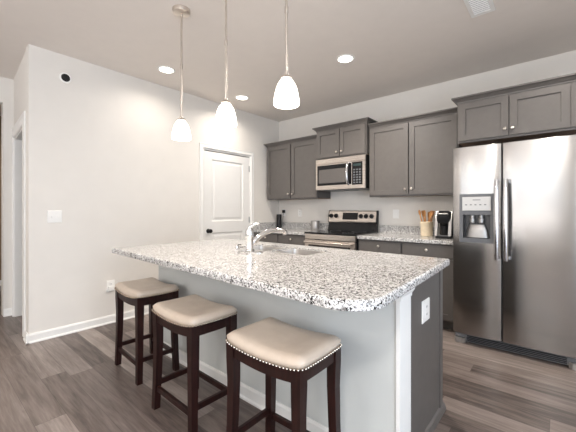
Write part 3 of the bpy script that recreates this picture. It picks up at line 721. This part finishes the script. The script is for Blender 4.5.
# ------------------------------------------------------------------ ceiling register
r = thing('ceiling_vent', 'small white rectangular air register in the ceiling above the refrigerator', 'vent', (3.24, -1.39, H))
bm = bmesh.new(); ringframe_args = ((3.165, 3.325), (-1.56, -1.225))
box(bm, 3.165, 3.190, -1.56, -1.225, H-.006, H-.0005); box(bm, 3.300, 3.325, -1.56, -1.225, H-.006, H-.0005); box(bm, 3.19, 3.30, -1.56, -1.53, H-.006, H-.0005); box(bm, 3.19, 3.30, -1.255, -1.225, H-.006, H-.0005)
mk('frame', bm, M['plate'], r)
bm = bmesh.new()
for i in range(11):
    y = -1.523+i*.0250
    loft(bm, [[(x, y, H-.002), (x, y+.006, H-.010), (x, y+.0075, H-.009), (x, y+.0015, H-.001)] for x in (3.191, 3.299)])
mk('louvres', bm, M['plate'], r)
mk('damper', B((3.19, 3.30, -1.53, -1.255, H-.0015, H-.0003)), M['side'], r)

# ------------------------------------------------------------------ things on the walls
def wall_plate(name, label, cat, mapf, w, h, kind, group=None):
    """mapf(u, d, z) -> world, u,z about the centre"""
    c = mapf(0, 0, 0); r = thing(name, label, cat, c, group)
    bm = bmesh.new(); loft(bm, [[mapf(sx*(w/2-i), d, sz*(h/2-i)) for sx, sz in ((-1, -1), (1, -1), (1, 1), (-1, 1))] for i, d in ((0, .0008), (0, .004), (.003, .0065))])
    mk('plate', bm, M['plate'], r)
    def bx(bm, u0, u1, d0, d1, z0, z1): loft(bm, [[mapf(u, d, z) for u, z in ((u0, z0), (u1, z0), (u1, z1), (u0, z1))] for d in (d0, d1)])
    if kind.startswith('switch'):
        n = int(kind[-1])
        for i in range(n):
            u = (i-(n-1)/2)*.046; bm = bmesh.new(); bx(bm, u-.012, u+.012, .006, .008, -.025, .025); bx(bm, u-.005, u+.005, .008, .018, -.010, .004); mk('toggle', bm, M['plate'], r)
    else:
        for z in (-.020, .020):
            bm = bmesh.new(); bx(bm, -.016, .016, .006, .0085, z-.014, z+.014); s = mk('socket', bm, M['plate'], r)
            bm = bmesh.new(); bx(bm, -.008, -.005, .0084, .009, z-.004, z+.007); bx(bm, .005, .008, .0084, .009, z-.004, z+.007); mk('slot', bm, M['plateslot'], s)
    return r
LW = lambda y0, z0: (lambda u, d, z: (d, y0+u, z0+z))
BW = lambda x0, z0: (lambda u, d, z: (x0+u, -d, z0+z))
wall_plate('light_switch', 'white double light switch plate on the left wall near the hall corner', 'light switch', LW(-3.213, 1.157), .116, .116, 'switch2')
wall_plate('wall_outlet', 'white wall outlet low on the left wall beside the farthest stool', 'outlet', LW(-2.712, .400), .080, .120, 'outlet')
wall_plate('wall_outlet', 'white outlet on the back wall with a black adapter plugged in', 'outlet', BW(.118, 1.175), .072, .115, 'outlet')
wall_plate('wall_outlet', 'white outlet on the back wall between the corner and the canister', 'outlet', BW(.463, 1.171), .072, .115, 'outlet')
wall_plate('light_switch', 'white switch plate on the back wall right of the range', 'light switch', BW(2.062, 1.168), .080, .115, 'switch1')
wall_plate('wall_outlet', 'white outlet on the dark grey end panel of the island', 'outlet', lambda u, d, z: (IX1+d, -2.315+u, .685+z), .116, .116, 'outlet')
# plug-in at the low outlet
t = thing('plug_in_adapter', 'small white adapter plugged into the low wall outlet', 'adapter', (.01, -2.712, .37))
bm = bmesh.new(); box(bm, .009, .040, -2.742, -2.684, .352, .402, bev=.006, seg=2); mk('adapter_body', bm, M['plate'], t)
t = thing('power_adapter', 'black square power adapter in the corner outlet above the speaker', 'adapter', (.13, -.01, 1.19))
bm = bmesh.new(); box(bm, .108, .158, -.045, -.009, 1.170, 1.222, bev=.004); mk('adapter_body', bm, M['black'], t)
bm = bmesh.new(); tube(bm, [(.130, -.03, 1.171), (.128, -.032, 1.14), (.118, -.034, 1.07), (.112, -.035, 1.0), (.108, -.05, .94), (.10, -.06, .921)], .0022, 8); mk('cord', bm, M['black'], t)
# speaker port in the left wall
t = thing('wall_device', 'round black device with white ring high on the left wall', 'wall device', (0, -3.125, 2.518))
bm = bmesh.new(); lathe(bm, [(.052, .0008), (.050, .006), (.044, .009), (.038, .008), (.037, .002)], (0, -3.125, 2.518), 32, 'X', cap0=False, cap1=False); mk('ring', bm, M['plate'], t, smooth=True)
bm = bmesh.new(); lathe(bm, [(.040, .001), (.040, .0075), (.030, .0065), (.012, .009), (.004, .010)], (0, -3.125, 2.518), 28, 'X'); mk('lens', bm, M['black'], t, smooth=True)

# ------------------------------------------------------------------ things on the back counter
t = thing('smart_speaker', 'tall black cylindrical speaker in the corner of the back counter', 'speaker', (.115, -.125, .914))
bm = bmesh.new(); lathe(bm, [(.042, .9145), (.042, 1.135), (.040, 1.142)], (.115, -.125, 0), 28); mk('speaker_body', bm, M['black'], t, smooth=True)
bm = bmesh.new(); lathe(bm, [(.040, 1.142), (.040, 1.149), (.037, 1.150)], (.115, -.125, 0), 28); mk('volume_ring', bm, M['fridgegrey'], t, smooth=True)
t = thing('canister', 'short brushed steel canister on the counter left of the range', 'canister', (.87, -.14, .914))
bm = bmesh.new(); lathe(bm, [(.066, .9145), (.068, .918), (.068, 1.045), (.066, 1.048)], (.87, -.14, 0), 32); mk('canister_body', bm, M['silver'], t, smooth=True)
bm = bmesh.new(); lathe(bm, [(.069, 1.046), (.069, 1.054), (.064, 1.058), (.012, 1.059)], (.87, -.14, 0), 32); mk('lid', bm, M['silver'], t, smooth=True)

cx, cy = 2.500, -.175
t = thing('utensil_crock', 'cream stoneware crock on the counter beside the coffee maker', 'crock', (cx, cy, .914))
bm = bmesh.new(); lathe(bm, [(.062, .9145), (.067, .920), (.067, 1.055), (.071, 1.062), (.072, 1.080), (.068, 1.085), (.062, 1.080), (.061, .935), (.01, .930)], (cx, cy, 0), 32); mk('crock_body', bm, M['crock'], t, smooth=True)
labs = ['wooden spoon leaning far left in the cream crock', 'wooden spatula second from the left in the cream crock', 'wooden spoon in the middle of the cream crock', 'slotted wooden turner right of centre in the cream crock', 'wooden spoon leaning right in the cream crock', 'narrow wooden spatula leaning far right in the cream crock']
for i, (dx, dy, h, kind, yaw) in enumerate([(-.070, -.010, .250, 'spoon', 0), (-.040, .020, .235, 'spatula', 15), (-.010, -.02, .245, 'spoon', -20), (.020, .02, .215, 'spatula', 10), (.050, -.015, .240, 'spoon', 20), (.062, .010, .232, 'spatula', 0)]):
    b0 = Vector((cx+dx*.30, cy+dy*.6, .945)); b1 = Vector((cx+dx, cy+dy, .914+h)); ax = (b1-b0).normalized()
    o_ = thing('wooden_spoon' if kind == 'spoon' else 'wooden_spatula', labs[i], 'utensil', tuple(b0), 'wooden utensils in the crock')
    bm = bmesh.new(); tube(bm, [b0+(b1-b0)*k/6 for k in range(7)], [.005, .005, .0055, .006, .0065, .007, .006], 10); mk('shaft', bm, M['wood'], o_, smooth=True)
    bm = bmesh.new(); side = Vector((cos(R(yaw-40)), sin(R(yaw-40)), 0)); side = (side-ax*side.dot(ax)).normalized(); nn = ax.cross(side)
    rings = []
    shp = [(0, .006), (.012, .013), (.026, .0215), (.042, .026), (.058, .021), (.068, .010), (.072, .003)] if kind == 'spoon' else [(0, .007), (.012, .014), (.03, .020), (.055, .0225), (.072, .0235), (.078, .022)]
    for s_, w_ in shp:
        c_ = b1+ax*(s_-.012); dish = -.006*(w_/.023) if kind == 'spoon' else 0
        rings.append([tuple(c_-side*w_-nn*.002), tuple(c_+nn*(dish-.002)), tuple(c_+side*w_-nn*.002), tuple(c_+side*w_+nn*.002), tuple(c_+nn*(dish+.003)), tuple(c_-side*w_+nn*.002)])
    loft(bm, rings); mk('head', bm, M['wood'], o_)

# coffee maker
kx, ky = 2.745, -.30
t = thing('coffee_maker', 'black and silver single-serve coffee maker against the refrigerator side', 'coffee maker', (kx, ky, .914))
bm = bmesh.new(); box(bm, kx-.076, kx+.076, ky-.14, ky+.13, .9145, .940, bev=.008, seg=2); mk('base', bm, M['black'], t)
bm = bmesh.new(); box(bm, kx-.076, kx+.076, ky+.02, ky+.13, .940, 1.165, bev=.012, seg=2); mk('rear_housing', bm, M['black'], t)
bm = bmesh.new(); loft(bm, [[(kx-.070, y0_, z), (kx-.06, y0_-.018, z), (kx+.06, y0_-.018, z), (kx+.070, y0_, z), (kx+.070, ky+.125, z), (kx-.070, ky+.125, z)] for z, y0_ in ((1.076, ky-.095), (1.12, ky-.11), (1.165, ky-.11), (1.198, ky-.08), (1.21, ky-.03))]); mk('brew_head', bm, M['black'], t, smooth=True)
for s_ in (-1, 1):
    bm = bmesh.new(); x_ = kx+s_*.068
    prof = [(ky-.145, .945), (ky-.115, .945), (ky-.075, 1.10), (ky-.055, 1.198), (ky-.076, 1.208), (ky-.115, 1.12)]
    loft(bm, [[(x_+dx_, y_, z_) for y_, z_ in prof] for dx_ in (-.014, .014)]); mk('silver_side_arm', bm, M['silver'], t)
bm = bmesh.new(); tube(bm, [(kx-.05, ky-.10, 1.165), (kx-.045, ky-.140, 1.18), (kx+.045, ky-.140, 1.18), (kx+.05, ky-.10, 1.165)], .007, 10); mk('lift_handle', bm, M['silver'], t, smooth=True)
bm = bmesh.new(); lathe(bm, [(.028, 1.088), (.026, 1.06), (.012, 1.05)], (kx, ky-.055, 0), 18); mk('spout', bm, M['black'], t, smooth=True)
bm = bmesh.new(); box(bm, kx-.055, kx+.055, ky-.135, ky-.01, .940, .948, bev=.002); mk('drip_tray', bm, M['fridgegrey'], t)
bm = bmesh.new(); lathe(bm, [(.033, .9485), (.040, 1.035), (.040, 1.045), (.036, 1.043), (.030, .955)], (kx, ky-.075, 0), 24)
tag(mk('travel_mug', bm, M['black'], loc=(kx, ky-.075, .948), smooth=True), 'dark mug standing on the coffee maker drip tray', 'mug')

for o_ in bpy.data.objects:
    if '_w' in o_.keys(): del o_['_w']
